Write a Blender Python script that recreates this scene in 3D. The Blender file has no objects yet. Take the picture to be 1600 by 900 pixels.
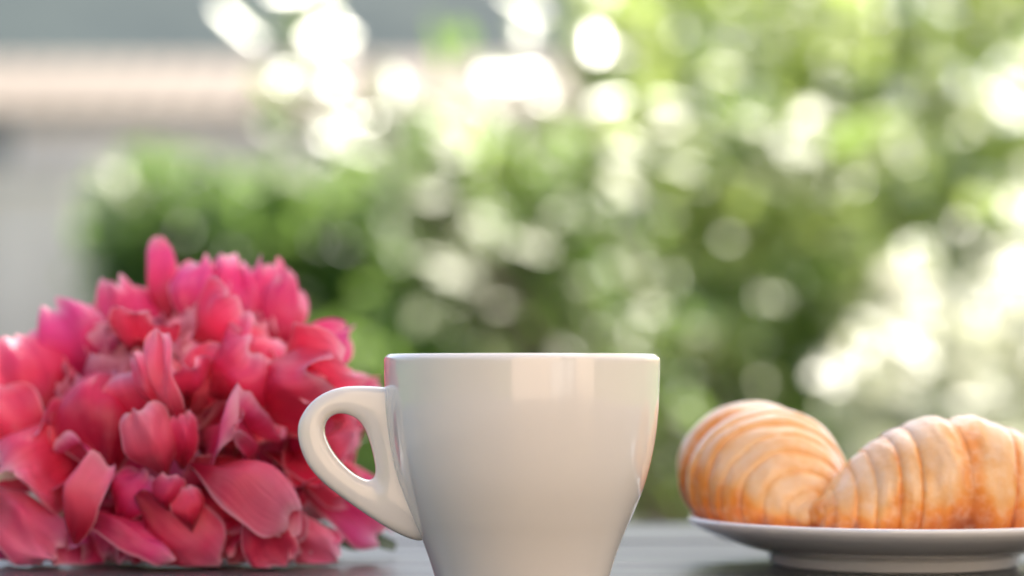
import bpy, bmesh, math, random
import numpy as np
from mathutils import Vector, Matrix, noise

R = math.radians
scene = bpy.context.scene
COL = scene.collection

# ------------------------------------------------------------------ camera
LENS, SENSOR = 85.0, 36.0
F = 1600 * LENS / SENSOR            # focal length in photograph pixels
HORIZON = 570.0                     # row of the horizon
PITCH = math.atan((HORIZON - 450) / F)
CAM_H = 0.0682                      # above the table top (z = 0)
TABLE_H = 0.75                      # table top above the ground
GZ = -TABLE_H

cam_d = bpy.data.cameras.new('camera')
cam = bpy.data.objects.new('camera', cam_d)
COL.objects.link(cam)
cam.location = (0, 0, CAM_H)
cam.rotation_euler = (R(90) + PITCH, 0, 0)
cam_d.lens = LENS
cam_d.sensor_width = SENSOR
cam_d.clip_start = 0.02
cam_d.clip_end = 2000
cam_d.dof.use_dof = True
cam_d.dof.focus_distance = 0.735
cam_d.dof.aperture_fstop = 5.0
cam_d.dof.aperture_blades = 0
scene.camera = cam

# ------------------------------------------------------------------ light
SUN_EL, SUN_AZ = R(50), R(28)       # azimuth from +Y (away from camera) towards +X
SUN_DIR = Vector((math.sin(SUN_AZ) * math.cos(SUN_EL), math.cos(SUN_AZ) * math.cos(SUN_EL), math.sin(SUN_EL)))
world = bpy.data.worlds.new('World')
scene.world = world
world.use_nodes = True
wn = world.node_tree
wn.nodes.clear()
wo = wn.nodes.new('ShaderNodeOutputWorld')
wb = wn.nodes.new('ShaderNodeBackground')
ws = wn.nodes.new('ShaderNodeTexSky')
ws.sky_type = 'NISHITA'
ws.sun_disc = False
ws.sun_elevation = SUN_EL
ws.sun_rotation = SUN_AZ
ws.air_density = 1.0
ws.dust_density = 3.0
ws.ozone_density = 1.0
wb.inputs['Strength'].default_value = 0.11
wn.links.new(ws.outputs[0], wb.inputs[0])
wn.links.new(wb.outputs[0], wo.inputs[0])

sun_d = bpy.data.lights.new('sun', 'SUN')
sun_d.energy = 5.0
sun_d.angle = R(0.5)
sun_d.color = (1.0, 0.93, 0.82)
sun = bpy.data.objects.new('sun', sun_d)
COL.objects.link(sun)
sun.rotation_euler = (-SUN_DIR).to_track_quat('-Z', 'Y').to_euler()
sun.location = (3, 6, 8)

vs = scene.view_settings
vs.view_transform = 'Standard'
vs.look = 'None'
vs.exposure = 1.55
vs.gamma = 1.0
vs.use_curve_mapping = False
scene.render.engine = 'CYCLES'
cy = scene.cycles
cy.use_denoising = True
cy.max_bounces = 12
cy.diffuse_bounces = 8
cy.glossy_bounces = 4
cy.transmission_bounces = 6
cy.sample_clamp_indirect = 8
cy.caustics_reflective = False
cy.caustics_refractive = False


def at(px, py, Y):
    """point that stands Y metres in front of the camera and shows at pixel px, py"""
    x = (px - 800) / F
    v = -(py - 450) / F
    dy = math.cos(PITCH) - v * math.sin(PITCH)
    dz = math.sin(PITCH) + v * math.cos(PITCH)
    t = Y / dy
    return Vector((x * t, Y, CAM_H + dz * t))


# ------------------------------------------------------------------ helpers
def empty(name, loc=(0, 0, 0), label=None, cat=None, group=None):
    o = bpy.data.objects.new(name, None)
    o.empty_display_size = 0.02
    COL.objects.link(o)
    o.location = loc
    if label:
        o['label'] = label
    if cat:
        o['category'] = cat
    if group:
        o['group'] = group
    return o


def tag(o, label, cat, group=None):
    o['label'] = label
    o['category'] = cat
    if group:
        o['group'] = group
    return o


def link_mesh(name, me, mat, parent=None, smooth=True):
    o = bpy.data.objects.new(name, me)
    COL.objects.link(o)
    if mat:
        me.materials.append(mat)
    if smooth:
        me.polygons.foreach_set('use_smooth', [True] * len(me.polygons))
    if parent:
        o.parent = parent
        # vertices are given in world space: bring them to the parent's space
        me.transform(Matrix.Translation(-parent_origin(parent)))
    return o


def parent_origin(p):
    v = Vector(p.location)
    while p.parent:
        p = p.parent
        v = v + Vector(p.location)
    return v


def mesh(name, verts, faces, mat, parent=None, smooth=True):
    me = bpy.data.meshes.new(name)
    me.from_pydata([tuple(v) for v in verts], [], faces)
    me.update()
    return link_mesh(name, me, mat, parent, smooth)


def box(name, lo, hi, mat, parent=None, bevel=0.0, segs=2):
    bm = bmesh.new()
    bmesh.ops.create_cube(bm, size=1)
    lo, hi = Vector(lo), Vector(hi)
    for v in bm.verts:
        v.co = Vector((lo[i] + (v.co[i] + .5) * (hi[i] - lo[i]) for i in range(3)))
    if bevel:
        bmesh.ops.bevel(bm, geom=bm.edges[:], offset=bevel, segments=segs, affect='EDGES', profile=.5)
    me = bpy.data.meshes.new(name)
    bm.to_mesh(me)
    bm.free()
    return link_mesh(name, me, mat, parent, smooth=False)


def lathe(name, prof, mat, parent, c, n=96, close=False):
    """prof: list of (r, z); closed loops start and end at r = 0 or join up"""
    verts, faces = [], []
    m = len(prof)
    for k in range(n):
        a = 2 * math.pi * k / n
        for r, z in prof:
            verts.append((c[0] + r * math.cos(a), c[1] + r * math.sin(a), c[2] + z))
    for k in range(n):
        k2 = (k + 1) % n
        for j in range(m - 1 + (1 if close else 0)):
            j2 = (j + 1) % m
            faces.append((k * m + j, k2 * m + j, k2 * m + j2, k * m + j2))
    o = mesh(name, verts, faces, mat, parent)
    bm = bmesh.new()
    bm.from_mesh(o.data)
    bmesh.ops.remove_doubles(bm, verts=bm.verts, dist=1e-6)
    bmesh.ops.recalc_face_normals(bm, faces=bm.faces)
    bm.to_mesh(o.data)
    bm.free()
    o.data.polygons.foreach_set('use_smooth', [True] * len(o.data.polygons))
    return o


def tube(pts, rads, n=8):
    verts, faces = [], []
    pts = [Vector(p) for p in pts]
    up0 = Vector((0.31, 0.2, 0.93))
    for i, p in enumerate(pts):
        t = (pts[min(i + 1, len(pts) - 1)] - pts[max(i - 1, 0)]).normalized()
        s = t.cross(up0)
        if s.length < 1e-3:
            s = t.cross(Vector((1, 0, 0)))
        s.normalize()
        u = s.cross(t)
        for k in range(n):
            a = 2 * math.pi * k / n
            verts.append(p + (s * math.cos(a) + u * math.sin(a)) * rads[i])
    for i in range(len(pts) - 1):
        for k in range(n):
            k2 = (k + 1) % n
            faces.append((i * n + k, i * n + k2, (i + 1) * n + k2, (i + 1) * n + k))
    faces.append(tuple(range(n - 1, -1, -1)))
    faces.append(tuple(range((len(pts) - 1) * n, len(pts) * n)))
    return verts, faces


def smooth_closed(pts, n):
    """closed Catmull-Rom through pts, n samples"""
    m = len(pts)
    out = []
    for i in range(n):
        t = i / n * m
        k = int(t)
        f = t - k
        p0, p1, p2, p3 = (Vector(pts[(k + j) % m]) for j in (-1, 0, 1, 2))
        out.append(.5 * ((2 * p1) + (p2 - p0) * f + (2 * p0 - 5 * p1 + 4 * p2 - p3) * f * f + (3 * p1 - p0 - 3 * p2 + p3) * f ** 3))
    return out


def spline(pts, n):
    """open Catmull-Rom"""
    pts = [Vector(p) for p in pts]
    pts = [pts[0] * 2 - pts[1]] + pts + [pts[-1] * 2 - pts[-2]]
    out = []
    m = len(pts) - 3
    for i in range(n):
        t = i / (n - 1) * m
        k = min(int(t), m - 1)
        f = t - k
        p0, p1, p2, p3 = pts[k:k + 4]
        out.append(.5 * ((2 * p1) + (p2 - p0) * f + (2 * p0 - 5 * p1 + 4 * p2 - p3) * f * f + (3 * p1 - p0 - 3 * p2 + p3) * f ** 3))
    return out


# ------------------------------------------------------------------ materials
class NT:
    def __init__(self, name):
        self.m = bpy.data.materials.new(name)
        self.m.use_nodes = True
        self.t = self.m.node_tree
        self.t.nodes.clear()
        self.out = self.t.nodes.new('ShaderNodeOutputMaterial')

    def n(self, kind, **kw):
        nd = self.t.nodes.new(kind)
        for k, v in kw.items():
            if k.startswith('i_'):
                nd.inputs[k[2:].replace('_', ' ')].default_value = v
            else:
                setattr(nd, k, v)
        return nd

    def l(self, a, b):
        self.t.links.new(a, b)

    def ramp(self, fac, stops, interp='LINEAR'):
        r = self.n('ShaderNodeValToRGB')
        r.color_ramp.interpolation = interp
        e = r.color_ramp.elements
        while len(e) < len(stops):
            e.new(.5)
        for el, (p, c) in zip(e, stops):
            el.position = p
            el.color = (*c, 1)
        self.l(fac, r.inputs[0])
        return r.outputs[0]

    def mix(self, fac, a, b, mode='MIX'):
        m = self.n('ShaderNodeMix', data_type='RGBA', blend_type=mode)
        for s, v in ((m.inputs[0], fac), (m.inputs[6], a), (m.inputs[7], b)):
            if hasattr(v, 'is_linked'):
                self.l(v, s)
            elif isinstance(v, tuple):
                s.default_value = (*v, 1)
            else:
                s.default_value = v
        return m.outputs[2]

    def noise(self, scale, detail=3, vec=None, rough=.5):
        t = self.n('ShaderNodeTexNoise')
        t.inputs['Scale'].default_value = scale
        t.inputs['Detail'].default_value = detail
        t.inputs['Roughness'].default_value = rough
        if vec is not None:
            self.l(vec, t.inputs['Vector'])
        return t.outputs['Fac']

    def coords(self, scale=(1, 1, 1), kind='Object'):
        c = self.n('ShaderNodeTexCoord')
        mp = self.n('ShaderNodeMapping')
        mp.inputs['Scale'].default_value = scale
        self.l(c.outputs[kind], mp.inputs[0])
        return mp.outputs[0]

    def bsdf(self, color=None, rough=.5, spec=.5, coat=0, bump=None, bump_s=.3, bump_d=.001, sss=0, sss_r=(1, .5, .3), sss_scale=.005):
        b = self.n('ShaderNodeBsdfPrincipled')
        if hasattr(color, 'is_linked'):
            self.l(color, b.inputs['Base Color'])
        elif color:
            b.inputs['Base Color'].default_value = (*color, 1)
        if hasattr(rough, 'is_linked'):
            self.l(rough, b.inputs['Roughness'])
        else:
            b.inputs['Roughness'].default_value = rough
        b.inputs['Specular IOR Level'].default_value = spec
        b.inputs['Coat Weight'].default_value = coat
        b.inputs['Coat Roughness'].default_value = .05
        if sss:
            b.inputs['Subsurface Weight'].default_value = sss
            b.inputs['Subsurface Radius'].default_value = sss_r
            b.inputs['Subsurface Scale'].default_value = sss_scale
        if bump is not None:
            bp = self.n('ShaderNodeBump')
            bp.inputs['Strength'].default_value = bump_s
            bp.inputs['Distance'].default_value = bump_d
            self.l(bump, bp.inputs['Height'])
            self.l(bp.outputs[0], b.inputs['Normal'])
        return b

    def done(self, sh):
        self.l(sh.outputs[0], self.out.inputs[0])
        return self.m


def m_porcelain(name, col):
    t = NT(name)
    v = t.coords()
    c = t.mix(t.noise(9, 4, v), tuple(x * .97 for x in col), tuple(min(1, x * 1.02) for x in col))
    rg = t.n('ShaderNodeMapRange')
    rg.inputs[3].default_value = .07
    rg.inputs[4].default_value = .16
    t.l(t.noise(35, 3, v), rg.inputs[0])
    b = t.bsdf(c, rg.outputs[0], .5, coat=.6, bump=t.noise(60, 2, v), bump_s=.04, bump_d=.0008)
    return t.done(b)


def m_plain(name, col, rough=.6, var=.15, scale=6, spec=.4, bump=.0, bd=.002):
    t = NT(name)
    v = t.coords()
    f = t.noise(scale, 5, v)
    c = t.ramp(f, [(.25, tuple(x * (1 - var) for x in col)), (.75, tuple(min(1, x * (1 + var)) for x in col))])
    b = t.bsdf(c, rough, spec, bump=t.noise(scale * 6, 4, v) if bump else None, bump_s=bump, bump_d=bd)
    return t.done(b)


def m_wood(name, dark, light, rough=.32):
    t = NT(name)
    oi = t.n('ShaderNodeObjectInfo')
    c0 = t.n('ShaderNodeTexCoord')
    add = t.n('ShaderNodeVectorMath', operation='ADD')
    sc = t.n('ShaderNodeVectorMath', operation='SCALE')
    cmb = t.n('ShaderNodeCombineXYZ')
    t.l(oi.outputs['Random'], cmb.inputs[0])
    t.l(oi.outputs['Random'], cmb.inputs[1])
    t.l(cmb.outputs[0], sc.inputs[0])
    sc.inputs['Scale'].default_value = 7.0
    t.l(c0.outputs['Object'], add.inputs[0])
    t.l(sc.outputs[0], add.inputs[1])
    mp = t.n('ShaderNodeMapping')
    mp.inputs['Scale'].default_value = (3.0, 90, 90)
    t.l(add.outputs[0], mp.inputs[0])
    mp2 = t.n('ShaderNodeMapping')
    mp2.inputs['Scale'].default_value = (9, 45, 45)
    t.l(add.outputs[0], mp2.inputs[0])
    g = t.noise(1, 6, mp.outputs[0], .65)
    g2 = t.noise(1, 4, mp2.outputs[0], .6)
    c = t.ramp(g, [(.3, dark), (.5, tuple((a + b) / 2 for a, b in zip(dark, light))), (.72, light)])
    c = t.mix(t.ramp(g2, [(.4, (0, 0, 0)), (.75, (.6, .6, .6))]), c, tuple(x * .5 for x in dark))
    rr = t.n('ShaderNodeMapRange')
    rr.inputs[3].default_value = rough - .08
    rr.inputs[4].default_value = rough + .22
    t.l(g2, rr.inputs[0])
    b = t.bsdf(c, rr.outputs[0], .5, bump=g, bump_s=.35, bump_d=.0012)
    return t.done(b)


def m_petal(name, lo, hi, d0=.5, d1=.35, pale=0.0):
    """thin pink petal: veined, lighter magenta edge, lets light through"""
    t = NT(name)
    oi = t.n('ShaderNodeObjectInfo')
    uv = t.n('ShaderNodeUVMap')
    sep = t.n('ShaderNodeSeparateXYZ')
    t.l(uv.outputs[0], sep.inputs[0])
    mp = t.n('ShaderNodeMapping')
    mp.inputs['Scale'].default_value = (38, 1.6, 1)
    t.l(uv.outputs[0], mp.inputs[0])
    vein = t.noise(1, 3, mp.outputs[0])
    blot = t.noise(60, 3, t.coords())
    base = t.ramp(sep.outputs[1], [(0, (.18, .001, .012)), (.25, (.45, .005, .035)), (.5, (.86, .035, .10)), (.8, (.96, .085, .185)), (1.0, (.98, .29, .46))])  # deep red petal base, darkened further as shade between the petals
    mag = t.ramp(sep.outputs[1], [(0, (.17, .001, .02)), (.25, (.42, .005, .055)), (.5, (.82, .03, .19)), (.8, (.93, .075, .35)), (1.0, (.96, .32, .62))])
    c = t.mix(t.ramp(oi.outputs['Random'], [(.2, (lo, lo, lo)), (.85, (hi, hi, hi))]), base, mag)
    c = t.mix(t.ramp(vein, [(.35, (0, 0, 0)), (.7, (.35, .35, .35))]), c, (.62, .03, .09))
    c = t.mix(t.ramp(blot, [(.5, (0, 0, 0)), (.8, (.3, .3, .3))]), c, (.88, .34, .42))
    wn_ = t.n('ShaderNodeTexWhiteNoise', noise_dimensions='1D')
    t.l(oi.outputs['Random'], wn_.inputs['W'])
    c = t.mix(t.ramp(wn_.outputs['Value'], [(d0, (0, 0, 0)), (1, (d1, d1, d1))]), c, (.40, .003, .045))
    if pale:
        c = t.mix(t.ramp(sep.outputs[1], [(.15, (0, 0, 0)), (.75, (pale, pale, pale))]), c, (.97, .42, .52))
    ab = t.n('ShaderNodeMath', operation='MULTIPLY_ADD')
    t.l(sep.outputs[0], ab.inputs[0])
    ab.inputs[1].default_value = 2.0
    ab.inputs[2].default_value = -1.0
    aa = t.n('ShaderNodeMath', operation='ABSOLUTE')
    t.l(ab.outputs[0], aa.inputs[0])
    mxx = t.n('ShaderNodeMath', operation='MAXIMUM')
    t.l(aa.outputs[0], mxx.inputs[0])
    t.l(sep.outputs[1], mxx.inputs[1])
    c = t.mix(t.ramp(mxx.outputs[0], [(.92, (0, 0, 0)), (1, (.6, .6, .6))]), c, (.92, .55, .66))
    b = t.bsdf(c, .36, .34, bump=vein, bump_s=.6, bump_d=.0009)
    b.inputs['Sheen Weight'].default_value = .05
    b.inputs['Sheen Roughness'].default_value = .4
    b.inputs['Sheen Tint'].default_value = (1, .7, .8, 1)
    tr = t.n('ShaderNodeBsdfTranslucent')
    t.l(t.mix(.35, c, (1.0, .10, .12)), tr.inputs[0])
    mx = t.n('ShaderNodeMixShader')
    mx.inputs[0].default_value = .26
    t.l(b.outputs[0], mx.inputs[1])
    t.l(tr.outputs[0], mx.inputs[2])
    return t.done(mx)


def m_leaf(name, stops, rough=.3, trans=.4, spec=.5, tcol=None):
    """leaf: tone attribute picks the pigment, glossy upper skin, lets sun through"""
    t = NT(name)
    a = t.n('ShaderNodeAttribute', attribute_name='tone')
    c = t.ramp(a.outputs['Fac'], stops)
    b = t.bsdf(c, rough, spec)
    tr = t.n('ShaderNodeBsdfTranslucent')
    t.l(t.mix(.4, c, tcol or (.34, .52, .10), 'MIX'), tr.inputs[0])
    mx = t.n('ShaderNodeMixShader')
    mx.inputs[0].default_value = trans
    t.l(b.outputs[0], mx.inputs[1])
    t.l(tr.outputs[0], mx.inputs[2])
    return t.done(mx)


def m_croissant():
    t = NT('croissant_crust')
    a = t.n('ShaderNodeAttribute', attribute_name='bake')
    v = t.coords()
    n1 = t.noise(70, 5, v, .6)
    n2 = t.noise(300, 4, v, .6)
    ad = t.n('ShaderNodeMath', operation='MULTIPLY_ADD')
    t.l(n1, ad.inputs[0])
    ad.inputs[1].default_value = .5
    t.l(a.outputs['Fac'], ad.inputs[2])
    sb = t.n('ShaderNodeMath', operation='SUBTRACT')
    t.l(ad.outputs[0], sb.inputs[0])
    sb.inputs[1].default_value = .25
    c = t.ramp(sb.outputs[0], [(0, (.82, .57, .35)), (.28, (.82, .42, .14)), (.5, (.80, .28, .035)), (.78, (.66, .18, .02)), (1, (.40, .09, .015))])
    c = t.mix(t.ramp(n2, [(.45, (0, 0, 0)), (.75, (.35, .35, .35))]), c, (.85, .66, .48))
    b = t.bsdf(c, .30, .5, coat=.3, bump=t.mix(.5, n1, n2), bump_s=.55, bump_d=.0013, sss=.12, sss_r=(1, .45, .2), sss_scale=.004)
    return t.done(b)


M = {}
M['cup'] = m_porcelain('white_porcelain', (.84, .775, .70))
M['plate'] = m_porcelain('plate_porcelain', (.80, .775, .76))
M['wood'] = m_wood('grey_wood', (.035, .036, .036), (.13, .13, .125))
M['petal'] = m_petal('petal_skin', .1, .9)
M['petal_skylit'] = m_petal('petal_skin_skylit', .7, 1)  # magenta cast of sky light put into the petal colour
M['petal_shade'] = m_petal('petal_skin_shade', .3, 1, 0.0, .75)  # crimson copy: shade of the gaps and underside put into the colour
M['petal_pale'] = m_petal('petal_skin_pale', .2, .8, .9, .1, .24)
M['petal_warmlit'] = m_petal('petal_skin_warmlit', 0, .3)  # coral cast of warm front light put into the petal colour
M['crust'] = m_croissant()
GREEN = [(0, (.07, .13, .045)), (.35, (.11, .20, .055)), (.65, (.19, .28, .07)), (1, (.40, .44, .16))]
M['leaf'] = m_leaf('garden_leaf', GREEN, trans=.55, rough=.44, spec=.6)
M['glossy_leaf'] = m_leaf('glossy_leaf', GREEN, trans=.45, rough=.3, spec=.26)
M['bark'] = m_plain('bark', (.10, .075, .055), .8, .35, 30, bump=.5)

# ================================================================== SETTING
def grid_ground():
    n = 24
    S = 160
    verts, faces = [], []
    for j in range(n + 1):
        for i in range(n + 1):
            x = -S + 2 * S * i / n
            y = -S + 2 * S * j / n
            verts.append((x, y, GZ - .02))
    for j in range(n):
        for i in range(n):
            a = j * (n + 1) + i
            faces.append((a, a + 1, a + n + 2, a + n + 1))
    t = NT('lawn')
    v = t.coords()
    c = t.ramp(t.noise(1.3, 6, v, .7), [(.3, (.05, .085, .025)), (.6, (.085, .13, .035)), (.8, (.14, .15, .06))])
    o = mesh('ground', verts, faces, t.done(t.bsdf(c, .9, .2)))
    o['kind'] = 'structure'


grid_ground()
gp = box('added_gravel', (-12, 7.4, GZ - .05), (3, 15.9, GZ - .004), m_plain('pale_gravel', (.27, .25, .22), .9, .2, 14, bump=.4))  # added pale strip, bounces warm light onto the walls behind
gp['kind'] = 'structure'
# terrace of pale stone slabs under the table, each slab laid with an open joint
slab_m = m_plain('terrace_stone', (.36, .33, .29), .7, .14, 8, bump=.3)
bed = box('terrace', (-3.6, -2.4, GZ - .10), (3.6, 2.4, GZ - .012), m_plain('joint_sand', (.18, .16, .13), .9))
bed['kind'] = 'structure'
random.seed(4)
for j in range(8):
    for i in range(9):
        x0 = -3.6 + i * .8 + (.0)
        y0 = -2.4 + j * .6
        box('paving_slab', (x0 + .004, y0 + .004, GZ - .03), (x0 + .796, y0 + .596, GZ + random.uniform(-.002, .002)), slab_m, bed, .004, 1)

# ------------------------------------------------------------------ table
table = empty('wooden_table', (0, .45, GZ), 'dark grey weathered plank table under the cup, flower and pastries', 'table')
TX0, TX1 = -.75, .75
pw, gap = .105, .0035
T_FAR = 1.045
k = 0
y1 = T_FAR
while y1 > .0:
    y0 = y1 - pw
    dz = [0, -.0006, -.0003, -.0008, -.0002][k % 5]
    box('plank', (TX0, y0 + gap, -.024 + dz), (TX1, y1, dz), M['wood'], table, .0022, 3)
    y1 = y0
    k += 1
for x in (TX0 + .07, TX1 - .07):
    for y in (.10, T_FAR - .09):
        box('leg', (x - .03, y - .03, GZ), (x + .03, y + .03, -.025), M['wood'], table, .003)
box('apron', (TX0 + .10, T_FAR - .075, -.095), (TX1 - .10, T_FAR - .055, -.0255), M['wood'], table, .002)
box('apron', (TX0 + .10, .07, -.095), (TX1 - .10, .09, -.0255), M['wood'], table, .002)

# ================================================================== CUP
CUP_Y = .747
cup_c = Vector(((815.7 - 800) / F * CUP_Y, CUP_Y, 0))
cup = empty('coffee_cup', cup_c, 'white glossy porcelain coffee cup with an ear shaped handle on its left', 'cup')
PX = CUP_Y / F


def cup_z(py):
    return at(800, py, CUP_Y).z


# (row, half width) of the silhouette
CZ0 = cup_z(557)
prof_px = [(557, 213), (560, 215.0), (570, 215.3), (600, 214.6), (640, 213), (680, 208.5), (723, 200.5), (760, 190), (802, 173.5), (828, 162), (855, 151.2), (880, 142.5), (900, 136.4), (915, 132)]
outer = [(w * PX, cup_z(y)) for y, w in prof_px]
zb = min(0.0, outer[-1][1])
outer = [(r, max(z, 0)) for r, z in outer]
outer[-1] = (outer[-1][0], .0012)
osp = spline([Vector((r, 0, z)) for r, z in outer], 70)
osp = [(v.x, v.z) for v in osp]
wall = .0030
prof = [(0, .0028), (osp[-1][0] - .006, .0028), (osp[-1][0] - .0045, .0003), (osp[-1][0] - .0012, .0)]
prof += list(reversed(osp))
r_top, z_top = osp[0]
prof += [(r_top - .0006, z_top + .0007), (r_top - .0014, z_top + .0008), (r_top - .0021, z_top + .0004), (r_top - .0024, z_top - .0006)]
inner = []
for r, z in osp[4:-6]:
    if z > .008:
        inner.append((r - wall, z))
prof += inner
prof += [(inner[-1][0] - .004, inner[-1][1] - .003), (inner[-1][0] - .012, inner[-1][1] - .0045), (0, inner[-1][1] - .005)]
lathe('cup_body', prof, M['cup'], cup, cup_c, 128)


def z2p(zx, zy):
    return (440 + zx / 2.3677, 520 + zy / 2.3684)


h_out = [(392, 203), (345, 198), (280, 196.5), (215, 202), (155, 224), (105, 262), (70, 315), (60, 365), (70, 425), (100, 490), (148, 547), (210, 598),
         (300, 662), (390, 720), (460, 757), (515, 774), (550, 775), (540, 700), (510, 600), (480, 480), (455, 350), (440, 250), (425, 212)]
h_in = [(254 + (a - 254) * 1.05, 422 + (b - 422) * 1.04) for a, b in [(236, 305), (275, 320), (302, 352), (320, 396), (335, 450), (343, 500), (337, 530), (315, 539), (278, 524), (232, 486), (193, 438), (168, 386), (165, 350), (178, 322), (205, 306)]]


def by_angle(pts, c, n):
    dense = smooth_closed([Vector((p[0], p[1], 0)) for p in pts], 900)
    out = []
    ang = [(math.atan2(p.y - c[1], p.x - c[0]), p) for p in dense]
    for k in range(n):
        a = -math.pi + 2 * math.pi * k / n
        best = min(ang, key=lambda q: abs((q[0] - a + math.pi) % (2 * math.pi) - math.pi))
        out.append(best[1])
    return out


def make_handle():
    c = (258, 430)
    N, S = 120, 28
    po, pi_ = by_angle(h_out, c, N), by_angle(h_in, c, N)
    # average neighbouring stations so the strap runs smoothly
    for _ in range(2):
        po = [(po[i - 1] + po[i] * 2 + po[(i + 1) % N]) / 4 for i in range(N)]
        pi_ = [(pi_[i - 1] + pi_[i] * 2 + pi_[(i + 1) % N]) / 4 for i in range(N)]
    verts, faces = [], []
    for i in range(N):
        a = at(*z2p(po[i].x, po[i].y), CUP_Y)
        b = at(*z2p(pi_[i].x, pi_[i].y), CUP_Y)
        mid, half = (a + b) / 2, (a - b) / 2
        hl = half.length
        ty = min(.0054, .0044 + hl * .06)
        for s in range(S):
            th = 2 * math.pi * s / S
            cs, sn = math.cos(th), math.sin(th)
            ex = .55
            u = math.copysign(abs(cs) ** ex, cs)
            w = math.copysign(abs(sn) ** ex, sn)
            verts.append(mid + half * u + Vector((0, ty * w, 0)))
    for i in range(N):
        i2 = (i + 1) % N
        for s in range(S):
            s2 = (s + 1) % S
            faces.append((i * S + s, i * S + s2, i2 * S + s2, i2 * S + s))
    o = mesh('handle', verts, faces, M['cup'], cup)
    return o


make_handle()

# ================================================================== PLATE
PL_Y = .833
pl_c = Vector(((1394 - 800) / F * PL_Y, PL_Y, 0))
plate = empty('saucer_plate', pl_c, 'small round white plate on a foot ring carrying two croissants', 'plate')
RP = .0705
lp = [(0, .0044), (.030, .0044), (.0385, .0040), (.0390, .0006), (.0396, .0), (.0415, .0), (.0424, .0006), (.0428, .0034), (.0440, .0045),
      (.052, .0062), (.060, .0088), (.066, .0116), (.0694, .0136), (RP, .0150), (RP + .0001, .0158), (RP - .0006, .0164), (RP - .002, .0163), (.0655, .0142), (.058, .0112), (.050, .0090), (.040, .0080), (.030, .0077), (0, .0077)]
lathe('plate_body', lp, M['plate'], plate, pl_c, 128)

# ================================================================== CROISSANTS
def smooth01(x):
    x = max(0.0, min(1.0, x))
    return x * x * (3 - 2 * x)


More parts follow.
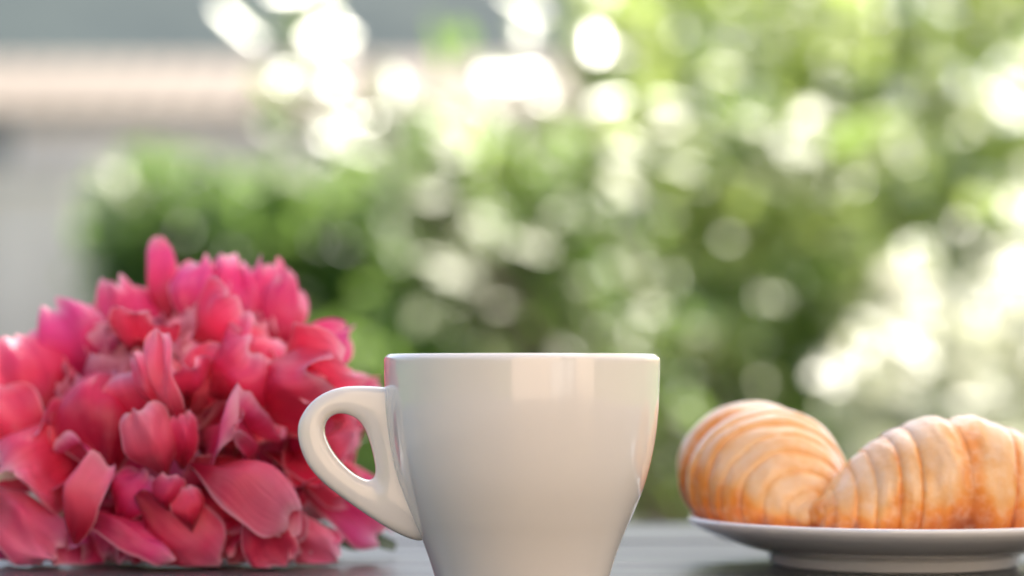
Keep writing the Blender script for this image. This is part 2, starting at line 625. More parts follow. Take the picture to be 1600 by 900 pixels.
def croissant(label, center, rz, tilt, length, rmax, bend, edges, squash, seed, zrest, lean=0.0, peak=.5, shape=1.5, tip=.2, tipbake=.3, droop=0.0):
    """a crescent of rolled dough: every wrap is a band of its own that laps over the next one towards the tip"""
    rnd = random.Random(seed)
    root = empty('croissant', center, label, 'croissant', 'croissants on the plate')
    NA = 72

    def path(s):                       # s in -1..1
        a = s * bend
        if bend > .01:
            rad = length / (2 * bend)
            p = Vector((rad * math.sin(a), rad * (1 - math.cos(a)), 0))
            tg = Vector((math.cos(a), math.sin(a), 0))
        else:
            p = Vector((s * length / 2, 0, 0))
            tg = Vector((1, 0, 0))
        p.z -= droop * rmax * s * s
        return p, tg

    def radius(s):
        q = abs(s - (peak * 2 - 1)) / (1 + (peak * 2 - 1) * (-1 if s > peak * 2 - 1 else 1))
        q = min(1.0, q)
        return rmax * (tip + (1 - tip) * (1 - q ** shape)) * (1 - .10 * smooth01((q - .86) / .14))

    rot = Matrix.Rotation(rz, 3, 'Z') @ Matrix.Rotation(tilt, 3, 'Y') @ Matrix.Rotation(lean, 3, 'X')
    zmin = 1e9
    bands = []
    for side in (-1, 1):
        es = edges if side == 1 else [e * rnd.uniform(.95, 1.05) if 0 < e < 1 else e for e in edges]
        for bi in range(len(es) - 1):
            bands.append((side, es[bi], es[bi + 1], bi, len(es) - 1))
    all_rows = []
    for side, a, b, bi, nb in bands:
        last = bi == nb - 1
        NS = 22
        step = rmax * (.042 + .020 * rnd.random()) * (1 - .35 * bi / nb)
        ph = 1.1 + side
        skew = .055
        rows = []
        a0 = a - .05 if bi > 0 else a         # tuck under the wrap nearer the middle
        for i in range(NS + 4):
            if i <= NS:
                f = i / NS
                s = a0 + (b - a0) * f
                lift = step * (-.9 * (1 - smooth01(f * 2.2)) + 1.0 * smooth01(f)) + step * .35 * math.sin(f * math.pi)
                r = radius(side * s) + lift
                if f > .93:
                    r -= step * .25 * ((f - .93) / .07) ** 2
                tbake = f
            else:                              # the lip rolls in under itself
                e = (i - NS) / 3
                s = b + .012 * math.sin(e * math.pi) * (0 if last else 1)
                r = radius(side * b) + step * (1 - .25 - 2.4 * e)
                tbake = 1.0
                if last:
                    r = radius(side * b) * (1 - e) + .0004
            row = []
            for k in range(NA):
                th = 2 * math.pi * k / NA
                ss = s + skew * math.sin(th + ph) * min(1, s * 3) * (0 if last and i > NS - 6 else 1)
                ss = min(1.0, max(0.0, ss)) if not last else min(1.0, ss)
                p, tg = path(side * ss)
                sd = Vector((-tg.y, tg.x, 0))
                upv = Vector((0, 0, 1))
                nz = noise.noise(Vector((ss * 5 * side + seed, math.cos(th) * 1.3, math.sin(th) * 1.3))) * .055 * rmax
                nz += noise.noise(Vector((ss * 19 * side + seed, math.cos(th) * 4, math.sin(th) * 4))) * .016 * rmax
                rr = max(.0004, r + nz * min(1, r / rmax * 1.5))
                y_ = math.cos(th) * rr
                z_ = math.sin(th) * rr * squash
                if z_ < -rr * .62:              # flat underside from the baking tray
                    z_ = -rr * .62 + (z_ + rr * .62) * .2
                q = rot @ (p + sd * y_ + upv * z_)
                # bake: pale on the swell of a wrap, brown in the groove and underneath
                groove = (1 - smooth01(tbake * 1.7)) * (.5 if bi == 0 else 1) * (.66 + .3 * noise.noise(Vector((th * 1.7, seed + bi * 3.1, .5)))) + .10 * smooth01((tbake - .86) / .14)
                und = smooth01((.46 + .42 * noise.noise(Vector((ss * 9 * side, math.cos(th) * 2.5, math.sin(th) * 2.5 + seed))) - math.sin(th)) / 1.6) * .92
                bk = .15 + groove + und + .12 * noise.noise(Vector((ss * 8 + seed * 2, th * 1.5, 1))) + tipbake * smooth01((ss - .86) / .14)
                row.append((q, bk))
                zmin = min(zmin, q.z)
            rows.append(row)
        all_rows.append((rows, side))
    cz = Vector((center[0], center[1], zrest - zmin))
    root.location = cz
    for rows, side in all_rows:
        verts, faces, bake = [], [], []
        for row in rows:
            for q, bk in row:
                verts.append(q + cz)
                bake.append(bk)
        for i in range(len(rows) - 1):
            for k in range(NA):
                k2 = (k + 1) % NA
                f = (i * NA + k, i * NA + k2, (i + 1) * NA + k2, (i + 1) * NA + k)
                faces.append(f if side == 1 else f[::-1])
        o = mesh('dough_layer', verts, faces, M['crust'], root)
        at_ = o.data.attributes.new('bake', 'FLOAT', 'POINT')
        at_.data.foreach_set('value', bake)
    return root


# left: its near tip comes towards the camera and to the right
c1 = at(1190, 740, .846)
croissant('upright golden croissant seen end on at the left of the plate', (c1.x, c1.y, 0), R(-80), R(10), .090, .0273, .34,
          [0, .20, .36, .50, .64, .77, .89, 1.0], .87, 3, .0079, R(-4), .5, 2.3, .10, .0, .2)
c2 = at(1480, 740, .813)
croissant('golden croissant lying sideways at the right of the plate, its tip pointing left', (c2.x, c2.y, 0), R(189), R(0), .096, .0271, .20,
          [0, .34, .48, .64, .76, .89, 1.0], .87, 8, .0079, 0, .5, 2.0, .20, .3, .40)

# ================================================================== PEONY
PE = at(300, 650, .868)
peony = empty('peony_flower', (PE.x, PE.y, 0), 'large ruffled pink and red double peony lying on the table left of the cup', 'flower')
prnd = random.Random(12)


def petal(B, T, n, w, bulge=.25, cup=.25, curl=0.0, ruffle=.06, seed=0, nu=13, nv=11, notch=.06, wp=.62, twist=0.0, warp=.16, name='petal', mat=None, tone=None):
    """petal from base B to tip T; n = the way its back bulges; lengths in metres, ratios of its length"""
    rnd = random.Random(seed)
    B, T, n = Vector(B), Vector(T), Vector(n)
    d = T - B
    L = d.length
    d.normalize()
    n = (n - d * n.dot(d))
    if n.length < 1e-4:
        n = Vector((0, -1, 0.1))
    n.normalize()
    s = d.cross(n).normalized()
    ph = [rnd.uniform(0, 6.28) for _ in range(6)]
    ruffle *= 1.25
    rnd_e = rnd.uniform(2.2, 3.8)
    jag = rnd.uniform(.04, .10)
    sd3 = Vector((rnd.uniform(-50, 50), rnd.uniform(-50, 50), 0))
    fr = [rnd.uniform(2.2, 3.6), rnd.uniform(4.5, 7.0), rnd.uniform(8, 12)]
    verts, uvs = [], []
    for i in range(nu):
        u = i / (nu - 1)
        hw = .5 * w * ((.16 + .84 * math.sin(math.pi * min(1, u / wp) * .5) ** 1.2) if u < wp else max(0, 1 - ((u - wp) / (1.03 - wp)) ** rnd_e) ** .45)
        hw = max(hw, .07 * w)
        tw = twist * u
        for j in range(nv):
            v = -1 + 2 * j / (nv - 1)
            edge = 1 - notch * (math.sin(v * fr[1] + ph[0]) * .6 + math.sin(v * fr[2] + ph[1]) * .4) * smooth01((u - .55) / .45) - .04 * v * v * u
            edge += jag * noise.noise(Vector((v * 6, u * 2, 0)) + sd3) * smooth01((u - .6) / .4)
            along = u * L * edge
            side = v * hw * (1 + .05 * math.sin(u * 9 + ph[2]))
            off = bulge * L * math.sin(math.pi * u) * (1 - .25 * v * v) - cup * w * v * v * (.3 + .7 * math.sin(math.pi * min(1, u * .9)))
            off += curl * L * max(0, (u - .45) / .55) ** 2
            rz_ = ruffle * L * (u ** 1.5) * (math.sin(v * fr[0] + ph[3]) * .6 + math.sin(v * fr[1] * 1.2 + u * 3 + ph[4]) * abs(v) * .9 + .35 * math.sin(v * fr[2] + ph[5]) * abs(v) ** 2)
            off += rz_
            ct, st = math.cos(tw), math.sin(tw)
            off += warp * L * noise.noise(Vector((v * 1.3, u * 1.8, 3)) + sd3) + warp * .6 * L * u * noise.noise(Vector((v * 3.1, u * 3.5, 8)) + sd3)
            side += .5 * warp * L * u * noise.noise(Vector((v * 1.2, u * 2.2, 15)) + sd3)
            p = B + d * along + s * (side * ct - off * st) + n * (off * ct + side * st)
            if p.z < .0008:
                p.z = .0008 + .0004 * rnd.random()
            verts.append(p)
            uvs.append(((v + 1) / 2, u))
    faces = []
    for i in range(nu - 1):
        for j in range(nv - 1):
            a = i * nv + j
            faces.append((a, a + 1, a + nv + 1, a + nv))
    o = mesh(name, verts, faces, mat or M['petal'], peony)
    uvl = o.data.uv_layers.new(name='UVMap')
    for li, lp_ in enumerate(o.data.loops):
        uvl.data[li].uv = uvs[lp_.vertex_index]
    md = o.modifiers.new('smooth', 'SUBSURF')
    md.levels = md.render_levels = 1
    return o


# the inner mass: whorls round the flower's axis, which leans up and towards the camera
AX = Vector((-.08, -.50, .86)).normalized()
e1 = AX.cross(Vector((0, 0, 1))).normalized()
e2 = AX.cross(e1).normalized()
RB = .060
base_c = Vector((PE.x, PE.y, PE.z)) - AX * RB * .50
ps = 100
whorls = [(18, 8, .66, .026), (36, 11, .74, .032), (56, 14, .80, .038), (76, 17, .85, .042), (96, 18, .88, .044), (116, 14, .90, .046)]
for th, n, rr, w in whorls:
    for k in range(n):
        ph = 2 * math.pi * (k + prnd.random() * .7) / n + th
        t_ = R(th + prnd.uniform(-9, 9))
        rad = (e1 * math.cos(ph) + e2 * math.sin(ph))
        dirv = AX * math.cos(t_) + rad * math.sin(t_)
        tip = PE + dirv * RB * rr * prnd.uniform(.88, 1.06)
        tip.x = PE.x + (tip.x - PE.x) * 1.10
        tip.y = PE.y + (tip.y - PE.y) * .92
        B = base_c + rad * .012 * math.sin(t_)
        nn = rad * math.cos(t_ * .6) - AX * math.sin(t_ * .6) * .8
        petal(B, tip, nn, w * prnd.uniform(.8, 1.2), bulge=prnd.uniform(.12, .28), cup=prnd.uniform(.1, .3), curl=prnd.uniform(-.40, .25), ruffle=prnd.uniform(.06, .13), seed=ps, twist=prnd.uniform(-.8, .8), mat=M['petal_shade'])  # dark crimson here paints the shade seen in the gaps
        ps += 1

PXM = .84 / F
# single petals the photograph shows: base, tip (pixels), distances, width in pixels, bulge direction, shape
hero = [
    ((262, 500), (247, 368), .872, .880, 56, (0, -1, .1), dict(bulge=.10, cup=.25, ruffle=.03, notch=.0, wp=.32, warp=.08)),
    ((225, 580), (185, 440), .862, .875, 112, (0, -1, .3), dict(bulge=.08, cup=.15, ruffle=.09, notch=.14)),
    ((165, 610), (72, 486), .852, .868, 128, (0, -1, .2), dict(bulge=.10, cup=.12, ruffle=.06, notch=.1)),
    ((95, 660), (10, 528), .850, .858, 120, (.2, -1, .2), dict(bulge=.14, cup=.18, ruffle=.05)),
    ((305, 540), (318, 402), .860, .875, 95, (0, -1, .2), dict(bulge=.12, cup=.18, ruffle=.06)),
    ((355, 540), (362, 402), .862, .878, 84, (0, -1, .4), dict(bulge=.10, cup=.2, ruffle=.09, notch=.14)),
    ((395, 540), (408, 410), .868, .880, 80, (.3, -1, .2), dict(bulge=.10, cup=.3, ruffle=.10, notch=.16, twist=.5)),
    ((420, 560), (452, 432), .866, .878, 92, (.2, -1, .3), dict(bulge=.10, cup=.2, ruffle=.10, notch=.14)),
    ((440, 590), (548, 516), .866, .872, 90, (.1, -1, .5), dict(bulge=.12, cup=.10, ruffle=.12, notch=.14)),
    ((440, 640), (590, 598), .862, .868, 100, (.1, -1, .6), dict(bulge=.14, cup=.10, ruffle=.08)),
    ((165, 742), (138, 556), .815, .835, 165, (0, -1, .1), dict(bulge=.22, cup=.38, ruffle=.02, notch=.02, wp=.55, curl=-.25)),
    ((290, 668), (243, 516), .806, .800, 58, (-.6, -1, .1), dict(bulge=.16, cup=.12, ruffle=.03, notch=.02, wp=.5)),
    ((275, 650), (210, 556), .812, .808, 62, (-.3, -1, .0), dict(bulge=.20, cup=.35, ruffle=.02, wp=.5)),
    ((258, 745), (215, 636), .805, .797, 84, (.1, -1, .0), dict(bulge=.18, cup=.28, ruffle=.02, notch=.02, wp=.55)),
    ((285, 735), (285, 640), .810, .802, 50, (.3, -1, .0), dict(bulge=.2, cup=.3, ruffle=.05)),
    ((300, 650), (345, 536), .822, .830, 88, (.2, -1, .2), dict(bulge=.18, cup=.22, ruffle=.06)),
    ((345, 610), (435, 530), .838, .848, 110, (.1, -1, .5), dict(bulge=.2, cup=.2, ruffle=.07)),
    ((305, 690), (440, 655), .822, .830, 90, (.0, -.7, .9), dict(bulge=.2, cup=.2, ruffle=.05)),
    ((300, 722), (465, 800), .808, .803, 118, (.2, -.55, 1), dict(bulge=.22, cup=.26, ruffle=.06, notch=.05)),
    ((420, 700), (560, 770), .840, .845, 90, (.2, -.8, .8), dict(bulge=.16, cup=.2, ruffle=.06)),
    ((115, 850), (150, 712), .803, .806, 80, (-.7, -.8, .1), dict(bulge=.22, cup=.30, ruffle=.06)),
    ((180, 820), (230, 738), .810, .808, 80, (-.2, -.9, .5), dict(bulge=.2, cup=.2, ruffle=.12)),
    ((215, 770), (335, 888), .806, .808, 120, (-.3, -1, .1), dict(bulge=.16, cup=.2, ruffle=.06)),
    ((385, 790), (440, 886), .806, .806, 80, (.1, -1, .2), dict(bulge=.12, cup=.12, ruffle=.05)),
    ((420, 800), (525, 880), .822, .824, 80, (.1, -1, .5), dict(bulge=.12, cup=.12, ruffle=.05)),
    ((460, 700), (605, 832), .846, .850, 120, (.3, -1, .5), dict(bulge=.12, cup=.2, ruffle=.05)),
    ((90, 760), (-25, 690), .835, .838, 110, (-.1, -.8, .7), dict(bulge=.16, cup=.2, ruffle=.05)),
    ((-30, 760), (88, 872), .812, .812, 100, (-.1, -.9, .6), dict(bulge=.16, cup=.16, ruffle=.04)),
    ((130, 800), (275, 872), .804, .803, 70, (-.2, -.6, .9), dict(bulge=.1, cup=.10, ruffle=.08)),
    ((262, 800), (262, 742), .802, .800, 56, (0, -1, .0), dict(bulge=.3, cup=.5, ruffle=.05)),
    ((300, 830), (290, 760), .803, .801, 50, (.4, -1, .0), dict(bulge=.3, cup=.4, ruffle=.06)),
    ((170, 700), (330, 560), .830, .842, 90, (.0, -1, .4), dict(bulge=.2, cup=.2, ruffle=.06)),
    ((60, 720), (-20, 610), .830, .836, 120, (.0, -1, .3), dict(bulge=.16, cup=.2, ruffle=.05)),
]
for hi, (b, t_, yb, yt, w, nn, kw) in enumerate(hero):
    petal(at(b[0], b[1], yb), at(t_[0], t_[1], yt), nn, w * PXM, seed=900 + hi, nu=15, nv=13, mat=M['petal_pale' if hi in (11, 13, 18, 20, 24, 27) else 'petal_skylit' if hi in (0, 1, 2, 4, 5, 6, 7, 8, 9, 21, 25, 28) else 'petal_warmlit'], **kw)

# loosely crumpled petals crowding between the large ones
qr = random.Random(41)
nq = 0
while nq < 52:
    qx, qy = qr.uniform(-10, 590), qr.uniform(420, 860)
    ex, ey = (qx - 290) / 300, (qy - 660) / 235
    rr_ = math.hypot(ex, ey)
    if rr_ > .93:
        continue
    nq += 1
    ang = math.atan2(qy - 690, qx - 260) + qr.uniform(-.9, .9)
    ln = qr.uniform(85, 160)
    yb = .868 - .058 * math.sqrt(max(0, 1 - rr_ * rr_)) + qr.uniform(.0, .012)
    tx, ty = qx + math.cos(ang) * ln, qy + math.sin(ang) * ln * .9
    if math.hypot((tx - 290) / 300, (ty - 650) / 250) > 1.04 or ty > 885:
        continue
    ytop = np.interp(tx, [0, 20, 60, 120, 165, 215, 265, 330, 385, 430, 465, 520, 550, 600], [540, 530, 492, 480, 452, 455, 440, 408, 410, 428, 482, 502, 532, 600])
    if ty < ytop + 22:
        continue
    fl = qr.choice((-1, 1, 1))
    petal(at(qx, qy, yb + .012), at(tx, ty, yb + qr.uniform(-.012, .010)), (qr.uniform(-.5, .5), -1, qr.uniform(-.3, .9)), qr.uniform(95, 165) * PXM,
          bulge=qr.uniform(.12, .3) * fl, cup=qr.uniform(.15, .5) * fl, curl=qr.uniform(-.5, .5), ruffle=qr.uniform(.06, .17), warp=.28, twist=qr.uniform(-.8, .8), notch=qr.uniform(.03, .16),
          wp=qr.uniform(.45, .7), seed=1500 + nq, nu=15, nv=13, mat=M['petal_shade' if qr.random() < (.25 if qy > 690 else .05) else 'petal_skylit' if qy < 520 and qr.random() < .7 else 'petal_warmlit' if qr.random() < .6 else 'petal'])

# low petals under the bloom, coloured dark for the shade beneath it
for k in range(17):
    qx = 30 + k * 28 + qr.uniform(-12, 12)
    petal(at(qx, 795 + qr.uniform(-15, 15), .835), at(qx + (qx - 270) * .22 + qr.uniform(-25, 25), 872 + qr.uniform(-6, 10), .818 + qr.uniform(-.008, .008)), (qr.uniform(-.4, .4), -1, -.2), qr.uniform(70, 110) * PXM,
          bulge=qr.uniform(.1, .25), cup=qr.uniform(.1, .5), curl=qr.uniform(-.3, .3), ruffle=qr.uniform(.06, .14), warp=.25, twist=qr.uniform(-.6, .6), seed=1900 + k, mat=M['petal_shade'])

# green parts: two leaf tips at the left, sunlight painted in as pale cream, a dark leaf lying at the right, the calyx under the bloom
M['peony_leaf'] = m_plain('peony_leaf_skin', (.045, .075, .03), .6, .3, 40)
M['sunlit_tip'] = m_plain('sunlit_leaf_skin', (.80, .74, .60), .4, .12, 40)
for b, t_, y, w in (((-40, 660), (38, 656), .84, 26), ((-30, 752), (42, 735), .826, 18)):
    petal(at(b[0], b[1], y), at(t_[0], t_[1], y), (0, -.8, .6), w * PXM, bulge=.08, cup=.1, ruffle=.02, notch=0, wp=.3, seed=77, name='leaf', mat=M['sunlit_tip'])
petal(at(500, 850, .86), at(618, 852, .87), (0, -.2, 1), 60 * PXM, bulge=.05, cup=-.05, ruffle=.03, notch=0, wp=.45, seed=78, name='leaf', mat=M['peony_leaf'])
tv, tf = tube([base_c, base_c - AX * .02 + Vector((.004, .02, -.01)), Vector((PE.x + .01, PE.y + .09, .006)), Vector((PE.x + .02, PE.y + .16, .005))], [.007, .0045, .0032, .003], 10)
mesh('stem', tv, tf, M['peony_leaf'], peony)

# ================================================================== GARDEN
def add_leaves(P, N_, L_, tone, mat, name, parent, rng, fold=.25):
    """P leaf centres, N_ normals, L_ lengths -> one joined foliage mesh of folded six-vertex leaves"""
    n = len(P)
    rv = rng.normal(size=(n, 3))
    D = rv - (rv * N_).sum(1, keepdims=True) * N_
    D /= np.linalg.norm(D, axis=1, keepdims=True) + 1e-9
    S = np.cross(N_, D)
    L = L_[:, None]
    W = L * .30
    V = np.stack([P - D * L * .5, P - D * L * .05 + S * W + N_ * W * fold, P + D * L * .28 + S * W * .7 + N_ * W * fold * .7, P + D * L * .5,
                  P + D * L * .28 - S * W * .7 + N_ * W * fold * .7, P - D * L * .05 - S * W + N_ * W * fold], axis=1).reshape(-1, 3)
    base = (np.arange(n) * 6)[:, None]
    q = np.concatenate([base + np.array([[0, 1, 2, 3]]), base + np.array([[0, 3, 4, 5]])], axis=1).reshape(-1)
    me = bpy.data.meshes.new(name)
    me.vertices.add(len(V))
    me.vertices.foreach_set('co', V.astype(np.float32).ravel())
    nf = 2 * n
    me.loops.add(nf * 4)
    me.loops.foreach_set('vertex_index', q.astype(np.int32))
    me.polygons.add(nf)
    me.polygons.foreach_set('loop_start', (np.arange(nf) * 4).astype(np.int32))
    me.update(calc_edges=True)
    a = me.attributes.new('tone', 'FLOAT', 'POINT')
    a.data.foreach_set('value', np.repeat(tone, 6).astype(np.float32))
    o = link_mesh(name, me, mat, parent, smooth=False)
    o['kind'] = 'stuff'
    return o




def clump_points(clumps, rng, leaf, upbias=.55, jit=.13):
    """clumps: (px, py, distance, radius in px, leaves, tone, gloss-facing share)"""
    P, N_, L_, T_ = [], [], [], []
    for px, py, Y, rp, cnt, tone, face in clumps:
        c = np.array(at(px, py, Y))
        r = rp * Y / F
        u = rng.normal(size=(cnt, 3))
        u /= np.linalg.norm(u, axis=1, keepdims=True)
        rad = rng.random((cnt, 1)) ** (1 / 2.4)
        P.append(c + u * rad * r * np.array([1, 1.15, 1]))
        nn = rng.normal(size=(cnt, 3)) * .75 + np.array([0, -.15, upbias])
        k = rng.random(cnt) < face
        hv = np.array((SUN_DIR + (Vector((0, 0, CAM_H)) - Vector(c)).normalized()).normalized())
        nn[k] = hv + rng.normal(size=(k.sum(), 3)) * jit
        nn /= np.linalg.norm(nn, axis=1, keepdims=True)
        N_.append(nn)
        L_.append(leaf * rng.uniform(.65, 1.25, cnt))
        T_.append(np.clip(tone + rng.normal(size=cnt) * .13, 0, 1))
    return np.concatenate(P), np.concatenate(N_), np.concatenate(L_), np.concatenate(T_)


def shrub(name, label, cat, base, clumps, leaf, mat, seed, trunk_r=.02, group=None, jit=.13):
    rng = np.random.default_rng(seed)
    root = empty(name, base, label, cat, group)
    P, N_, L_, T_ = clump_points(clumps, rng, leaf, jit=jit)
    add_leaves(P, N_, L_, T_, mat, 'foliage', root, rng)
    rnd = random.Random(seed)
    b = Vector(base)
    top = sum((at(c[0], c[1], c[2]) for c in clumps), Vector()) / len(clumps)
    fork = b.lerp(Vector((top.x, top.y, top.z)), .35)
    vs, fs = tube([b, b.lerp(fork, .5) + Vector((rnd.uniform(-.03, .03), 0, 0)), fork], [trunk_r, trunk_r * .85, trunk_r * .7], 9)
    mesh('trunk', vs, fs, M['bark'], root)
    for c in clumps[::max(1, len(clumps) // 24)]:
        e = at(c[0], c[1], c[2])
        m_ = fork.lerp(e, .5) + Vector((rnd.uniform(-.06, .06), rnd.uniform(-.06, .06), rnd.uniform(.0, .1)))
        vs, fs = tube(spline([fork, m_, e], 6), [trunk_r * .3, trunk_r * .24, trunk_r * .2, trunk_r * .16, trunk_r * .12, trunk_r * .08], 6)
        mesh('branch', vs, fs, M['bark'], root)
    return root


rc = random.Random(5)


def fill(x0, x1, y0, y1, Y, n, rp, cnt, tone, face, jit=.12):
    out = []
    for _ in range(n):
        out.append((rc.uniform(x0, x1), rc.uniform(y0, y1), Y + rc.uniform(-.5, .5), rp * rc.uniform(.7, 1.3), cnt, tone + rc.uniform(-jit, jit), face))
    return out


# dark bush behind the peony
cl = [(250, 340, 6.0, 120, 260, .25, .0), (330, 390, 6.0, 150, 360, .25, .0), (200, 420, 6.1, 90, 160, .22, .0), (430, 420, 6.0, 150, 330, .3, .02),
      (560, 430, 6.0, 150, 330, .3, .02), (350, 560, 6.0, 220, 600, .2, .0), (560, 560, 6.0, 160, 400, .2, .0), (480, 330, 6.1, 90, 120, .3, .03),
      (300, 720, 6.0, 250, 600, .2, 0), (560, 720, 6.0, 220, 500, .2, 0), (640, 640, 6.0, 140, 300, .25, 0)]
cl += fill(180, 620, 300, 620, 5.9, 16, 60, 40, .35, .05) + [(160, 285, 5.4, 28, 5, .8, 1.), (205, 300, 5.4, 20, 2, .9, 1.), (385, 395, 5.4, 20, 2, .6, 1.)]
cl += fill(180, 640, 780, 1050, 6.0, 18, 140, 200, .25, 0)
b = at(400, 570, 6.0)
shrub('round_bush', 'dark green rounded bush behind the pink peony', 'bush', (b.x, 6.0, GZ - .02), cl, .075, M['leaf'], 21)

# mid-green shrub behind the cup
cl = fill(620, 960, 270, 600, 5.0, 34, 80, 42, .62, .14) + fill(640, 1000, 420, 820, 5.2, 26, 110, 60, .55, .06) + fill(640, 980, 190, 420, 4.8, 22, 55, 16, .75, .35)
cl += fill(640, 1000, 800, 1120, 5.1, 22, 110, 80, .4, .03)
cl += [(760, 455, 4.6, 70, 26, .7, .25), (840, 500, 4.6, 60, 22, .65, .2), (690, 500, 4.7, 60, 20, .6, .2)]
b = at(800, 570, 5.0)
shrub('garden_shrub', 'mid green leafy shrub with pale glints directly behind the cup', 'bush', (b.x, 5.0, GZ - .02), cl, .075, M['leaf'], 22)

# sunlit yellow-green shrub filling the right
cl = fill(930, 1350, -90, 420, 4.2, 52, 75, 22, .98, .2) + fill(1250, 1660, -100, 420, 4.2, 54, 75, 19, .95, .28)
cl += fill(1040, 1330, 410, 640, 4.4, 20, 75, 32, .68, .12) + fill(1040, 1640, 580, 820, 4.6, 26, 100, 42, .7, .18)
cl += fill(1300, 1640, 380, 640, 4.1, 24, 70, 26, .9, .55)
cl += fill(960, 1640, 100, 560, 3.6, 44, 40, 5, .85, .55) + [(1130, 590, 3.7, 22, 2, .9, 1.), (1050, 680, 3.7, 26, 3, .8, 1.), (920, 535, 3.7, 16, 2, .95, .3), (998, 330, 3.6, 12, 1, .6, 1.), (1235, 230, 3.6, 30, 3, .6, 1.), (1310, 140, 3.6, 20, 2, .6, 1.), (1050, 425, 3.6, 24, 2, .6, 1.)]
cl += fill(640, 1640, 150, 700, 3.75, 170, 12, 1, .8, .95)
cl += [(1345, 690, 3.4, 26, 6, .6, 1.), (1400, 620, 3.5, 30, 4, .7, .9), (1240, 660, 3.6, 18, 1, .8, 1.)]
cl += fill(1000, 1640, 800, 1180, 4.5, 30, 110, 60, .5, .05)
b = at(1300, 570, 4.3)
shrub('sunlit_shrub', 'tall yellow green sunlit shrub with many bright glints at the right', 'bush', (b.x, 4.3, GZ - .02), cl, .07, M['leaf'], 23)

# low plant with pale silvery leaves in the sun, right
M['silver_leaf'] = m_leaf('silvery_leaf', [(0, (.34, .40, .22)), (.5, (.54, .56, .44)), (1, (.66, .64, .56))], trans=.5, rough=.4, tcol=(.5, .52, .36))
cl = fill(1330, 1660, 460, 620, 3.4, 30, 60, 10, .62, .30) + fill(1290, 1500, 560, 690, 3.45, 18, 50, 9, .6, .36) + fill(1370, 1560, 360, 470, 3.5, 10, 45, 7, .7, .5)
cl += fill(1330, 1640, 680, 1300, 3.4, 30, 80, 24, .5, .05)
b = at(1480, 570, 3.4)
shrub('silvery_plant', 'pale silvery leaved plant above the right croissant', 'plant', (b.x, 3.4, GZ - .02), cl, .065, M['silver_leaf'], 25, .012)

# glossy hanging leaves that flash white in the sun (upper left and middle)
gl = [(485, 10, 55, 8), (490, 70, 45, 6), (490, 125, 26, 3), (380, 30, 36, 1), (432, 202, 20, 2), (515, 225, 36, 5), (570, 205, 28, 4),
      (455, 292, 18, 2), (600, 118, 30, 1), (812, 130, 28, 4), (800, 45, 50, 2), (890, 40, 50, 1), (940, 175, 26, 1)]
cl = [(x, y, 3.3 + rc.uniform(-.1, .1), r, n, .55, 1.0) for x, y, r, n in gl]
cl += [(585, 160, 3.4, 40, 5, .75, 0), (420, 155, 3.4, 36, 3, .6, 0), (600, 250, 3.5, 50, 4, .45, 0), (680, 60, 3.5, 60, 2, .4, 0)]
b = at(700, 570, 3.35)
shrub('sapling', 'slender sapling with glossy leaves flashing white in front of the house roof', 'tree', (.62, 3.4, GZ - .02), cl, .085, M['glossy_leaf'], 24, .012, None, .07)

# ------------------------------------------------------------------ house behind
roof_m = m_plain('clay_tile', (.185, .145, .108), .75, .12, 3, bump=.2)
wall_m = m_plain('house_plaster', (.64, .565, .50), .85, .3, 2.0, bump=.2)
white_m = m_plain('white_paint', (.70, .665, .63), .6, .04, 2)
HD = 16.0
hx0, hx1 = at(-250, 0, HD).x, at(925, 0, HD).x
ez = at(0, 172, HD).z
house = empty('garden_house', ((hx0 + hx1) / 2, HD, GZ - .02), 'low garden house with a sunlit peach tiled roof above a grey wall', 'house')
run = 1.62
rise = run * math.tan(R(18))
# roof sheet with rolled tiles
nx, ny = 220, 8
verts, faces = [], []
for j in range(ny + 1):
    for i in range(nx + 1):
        x = hx0 - .15 + (hx1 - hx0 + .3) * i / nx
        f = j / ny
        y = HD - .06 + (run + .06) * f
        z = ez - .02 + (rise + .02) * f + .009 * math.sin(i / nx * (hx1 - hx0 + .3) / .22 * 2 * math.pi)
        verts.append((x, y, z))
for j in range(ny):
    for i in range(nx):
        a = j * (nx + 1) + i
        faces.append((a, a + 1, a + nx + 2, a + nx + 1))
rf = mesh('roof', verts, faces, roof_m, house)
md = rf.modifiers.new('thick', 'SOLIDIFY')
md.thickness = .05
box('wall', (hx0, HD, GZ - .02), (hx1, HD + 2 * run, ez - .05), wall_m, house)
wx = at(-100, 0, HD).x
fr = box('window', (wx - .25, HD - .03, at(0, 262, HD).z), (wx + .55, HD + .01, at(0, 196, HD).z), white_m, house)
glass_m = m_plain('window_glass', (.05, .06, .06), .08, .1, 2)
box('pane', (wx - .20, HD - .035, at(0, 257, HD).z), (wx + .14, HD - .025, at(0, 201, HD).z), glass_m, fr)
box('pane', (wx + .17, HD - .035, at(0, 257, HD).z), (wx + .50, HD - .025, at(0, 201, HD).z), glass_m, fr)

# white garden wall in front of it, at the left
GWY = 11.0
gw = empty('garden_wall', (at(-100, 0, GWY).x, GWY, GZ - .02), 'low white painted garden wall at the far left behind the flower', 'wall')
gx0, gx1 = at(-420, 0, GWY).x, at(165, 0, GWY).x
box('wall_body', (gx0, GWY, GZ - .02), (gx1, GWY + .24, at(0, 290, GWY).z), m_plain('old_whitewash', (.58, .53, .48), .8, .45, 1.7), gw, .01)
box('coping', (gx0 - .03, GWY - .04, at(0, 290, GWY).z + .002), (gx1 + .03, GWY + .28, at(0, 268, GWY).z), m_plain('coping_stone', (.55, .53, .5), .7), gw, .012)

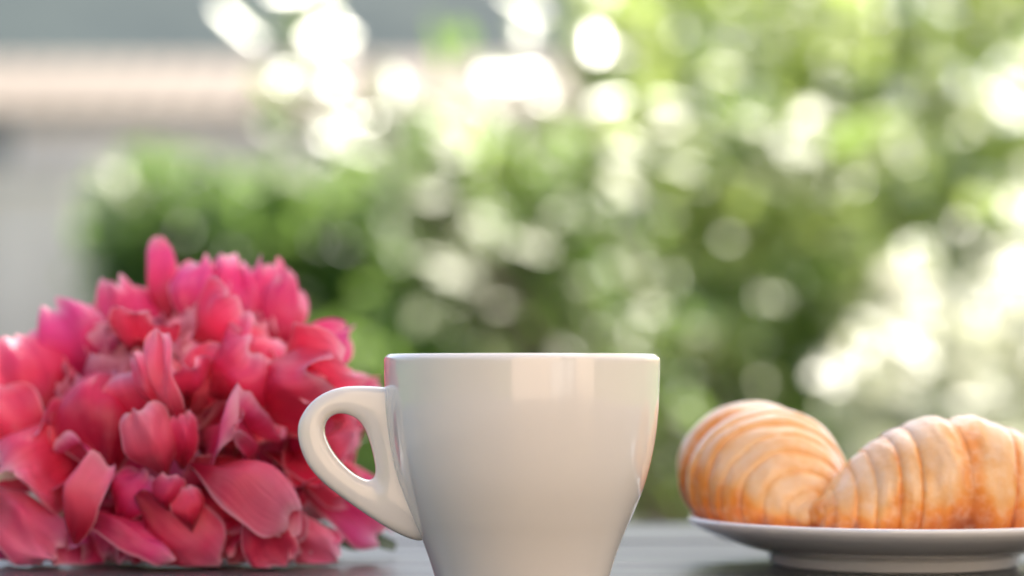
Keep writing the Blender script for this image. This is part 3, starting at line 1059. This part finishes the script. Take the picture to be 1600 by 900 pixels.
# hills far behind
def hill():
    n = 60
    verts, faces = [], []
    for j in range(14):
        for i in range(n + 1):
            x = -70 + 150 * i / n
            f = j / 13
            y = 45 + 60 * f
            hgt = (19 + 2.5 * noise.noise(Vector((x * .05, .3, 0))) + 1.2 * noise.noise(Vector((x * .3, y * .2, 4)))) * math.sin(f * math.pi * .5)
            verts.append((x, y, GZ - .3 + hgt * (1.0 if x < 2 else max(.0, 1 - max(0, x - 9) / 12))))
    for j in range(13):
        for i in range(n):
            a = j * (n + 1) + i
            faces.append((a, a + 1, a + n + 2, a + n + 1))
    t = NT('far_woods')
    v = t.coords()
    c = t.ramp(t.noise(.35, 5, v, .6), [(.3, (.035, .052, .058)), (.7, (.066, .085, .082))])  # blue-grey of distant haze mixed into the colour of the woods
    o = mesh('hill', verts, faces, t.done(t.bsdf(c, .95, .1)))
    o['kind'] = 'structure'


hill()

# ================================================================== BEHIND AND ABOVE THE CAMERA
# added unseen canopy that keeps the sun off the table
PAR = Vector((1.74, 1.72, GZ))
par = empty('added_parasol', PAR, 'added unseen cream fabric canopy on a pole, placed to shade the table', 'added_parasol')
t = NT('shade_cloth')
b_ = t.bsdf((.74, .70, .62), .8, .2)
tr_ = t.n('ShaderNodeBsdfTranslucent')
tr_.inputs[0].default_value = (.82, .78, .72, 1)
mx_ = t.n('ShaderNodeMixShader')
mx_.inputs[0].default_value = .45
t.l(b_.outputs[0], mx_.inputs[1])
t.l(tr_.outputs[0], mx_.inputs[2])
cloth = t.done(mx_)
PR, PZ0, PZ1 = 1.45, 1.28, 1.72
verts, faces = [Vector((PAR.x, PAR.y, PZ1))], []
NS_ = 8
for j in range(1, 9):
    for k in range(64):
        a = 2 * math.pi * k / 64
        sag = abs(math.sin(a * NS_ / 2))
        f = j / 8
        rr = PR * f * (1 - .05 * sag)
        verts.append(Vector((PAR.x + rr * math.cos(a), PAR.y + rr * math.sin(a), PZ1 + (PZ0 - PZ1) * f - .03 * sag * f)))
for k in range(64):
    faces.append((0, 1 + k, 1 + (k + 1) % 64))
for j in range(7):
    for k in range(64):
        a = 1 + j * 64
        faces.append((a + k, a + 64 + k, a + 64 + (k + 1) % 64, a + (k + 1) % 64))
mesh('canopy', verts, faces, cloth, par)
steel = m_plain('shade_frame', (.30, .19, .10), .5, .2, 20)
vs_, fs_ = tube([PAR, PAR + Vector((0, 0, PZ1 - GZ + .06))], [.024, .022], 16)
mesh('pole', vs_, fs_, steel, par)
for k in range(NS_):
    a = 2 * math.pi * k / NS_
    vs_, fs_ = tube([Vector((PAR.x, PAR.y, PZ1 - .03)), Vector((PAR.x + PR * .985 * math.cos(a), PAR.y + PR * .985 * math.sin(a), PZ0 - .012))], [.009, .006], 6)
    mesh('rib', vs_, fs_, steel, par)
lathe('base', [(0, 0), (.26, 0), (.26, .05), (.22, .075), (.05, .09), (.04, .30), (0, .30)], m_plain('cast_base', (.2, .2, .2), .7), par, PAR, 40)

# added unseen cream wall behind the camera, bounces sun onto the cup's front
hb = empty('bounce_wall', (0, -2.6, GZ - .02), 'added unseen cream wall with a white framed door, bounces sun onto the cup', 'house')
cream = m_plain('cream_plaster', (.76, .61, .48), .85, .06, 2, bump=.2)
HY = -2.6
box('wall', (-.5, HY - .3, GZ - .02), (6, HY, 3.6), cream, hb)
wf = box('added_door', (2.0, HY + .002, GZ), (3.3, HY + .05, 1.35), white_m, hb, .006)  # added door, its dark panes set off the bench in the cup's reflection
box('pane', (2.07, HY + .04, GZ + .1), (2.62, HY + .056, 1.28), glass_m, wf)
box('pane', (2.68, HY + .04, GZ + .1), (3.23, HY + .056, 1.28), glass_m, wf)

# added unseen white bench, placed to show as the highlight in the cup's glaze
BX, BY = 1.65, -1.45
bench = empty('added_bench', (BX, BY, GZ), 'added unseen white slatted bench, placed for the highlight in the cup', 'bench')
paint = m_plain('bench_paint', (.80, .79, .77), .45, .03, 6)
for k in range(11):
    x = BX - .56 + k * .112
    box('slat', (x - .036, BY - .23, GZ + .46), (x + .036, BY - .21, GZ + .86), paint, bench, .003, 1)
box('rail', (BX - .62, BY - .235, GZ + .862), (BX + .62, BY - .195, GZ + .92), paint, bench, .004, 1)
box('rail', (BX - .62, BY - .235, GZ + .40), (BX + .62, BY - .195, GZ + .458), paint, bench, .004, 1)
for k in range(4):
    y = BY - .16 + k * .115
    box('seat_slat', (BX - .62, y, GZ + .42), (BX + .62, y + .095, GZ + .442), paint, bench, .003, 1)
for sx in (-.59, .59):
    for sy in (-.17, .24):
        box('leg', (BX + sx - .025, BY + sy - .025, GZ), (BX + sx + .025, BY + sy + .025, GZ + .419), paint, bench, .003, 1)

# added unseen mass of dark leaves at the left, blocks sky light
hr = np.random.default_rng(9)
added_hedge = empty('added_hedge', (-2.3, -1.4, GZ), 'added unseen mass of dark green leaves, blocks sky light from the left', 'added_hedge')
hn = 9000
hp = np.stack([hr.uniform(-2.7, -1.9, hn), hr.uniform(-4.0, 1.2, hn), hr.uniform(GZ, .8, hn)], axis=1)
hnn = hr.normal(size=(hn, 3)) + np.array([.5, 0, .2])
hnn /= np.linalg.norm(hnn, axis=1, keepdims=True)
add_leaves(hp, hnn, hr.uniform(.05, .1, hn), hr.uniform(0, .3, hn), M['leaf'], 'foliage', added_hedge, hr)
for k in range(6):
    y = -3.6 + k * .85
    vs_, fs_ = tube([(-2.3, y, GZ), (-2.28, y + .05, .1), (-2.31, y, .6)], [.03, .022, .008], 7)
    mesh('trunk', vs_, fs_, M['bark'], added_hedge)
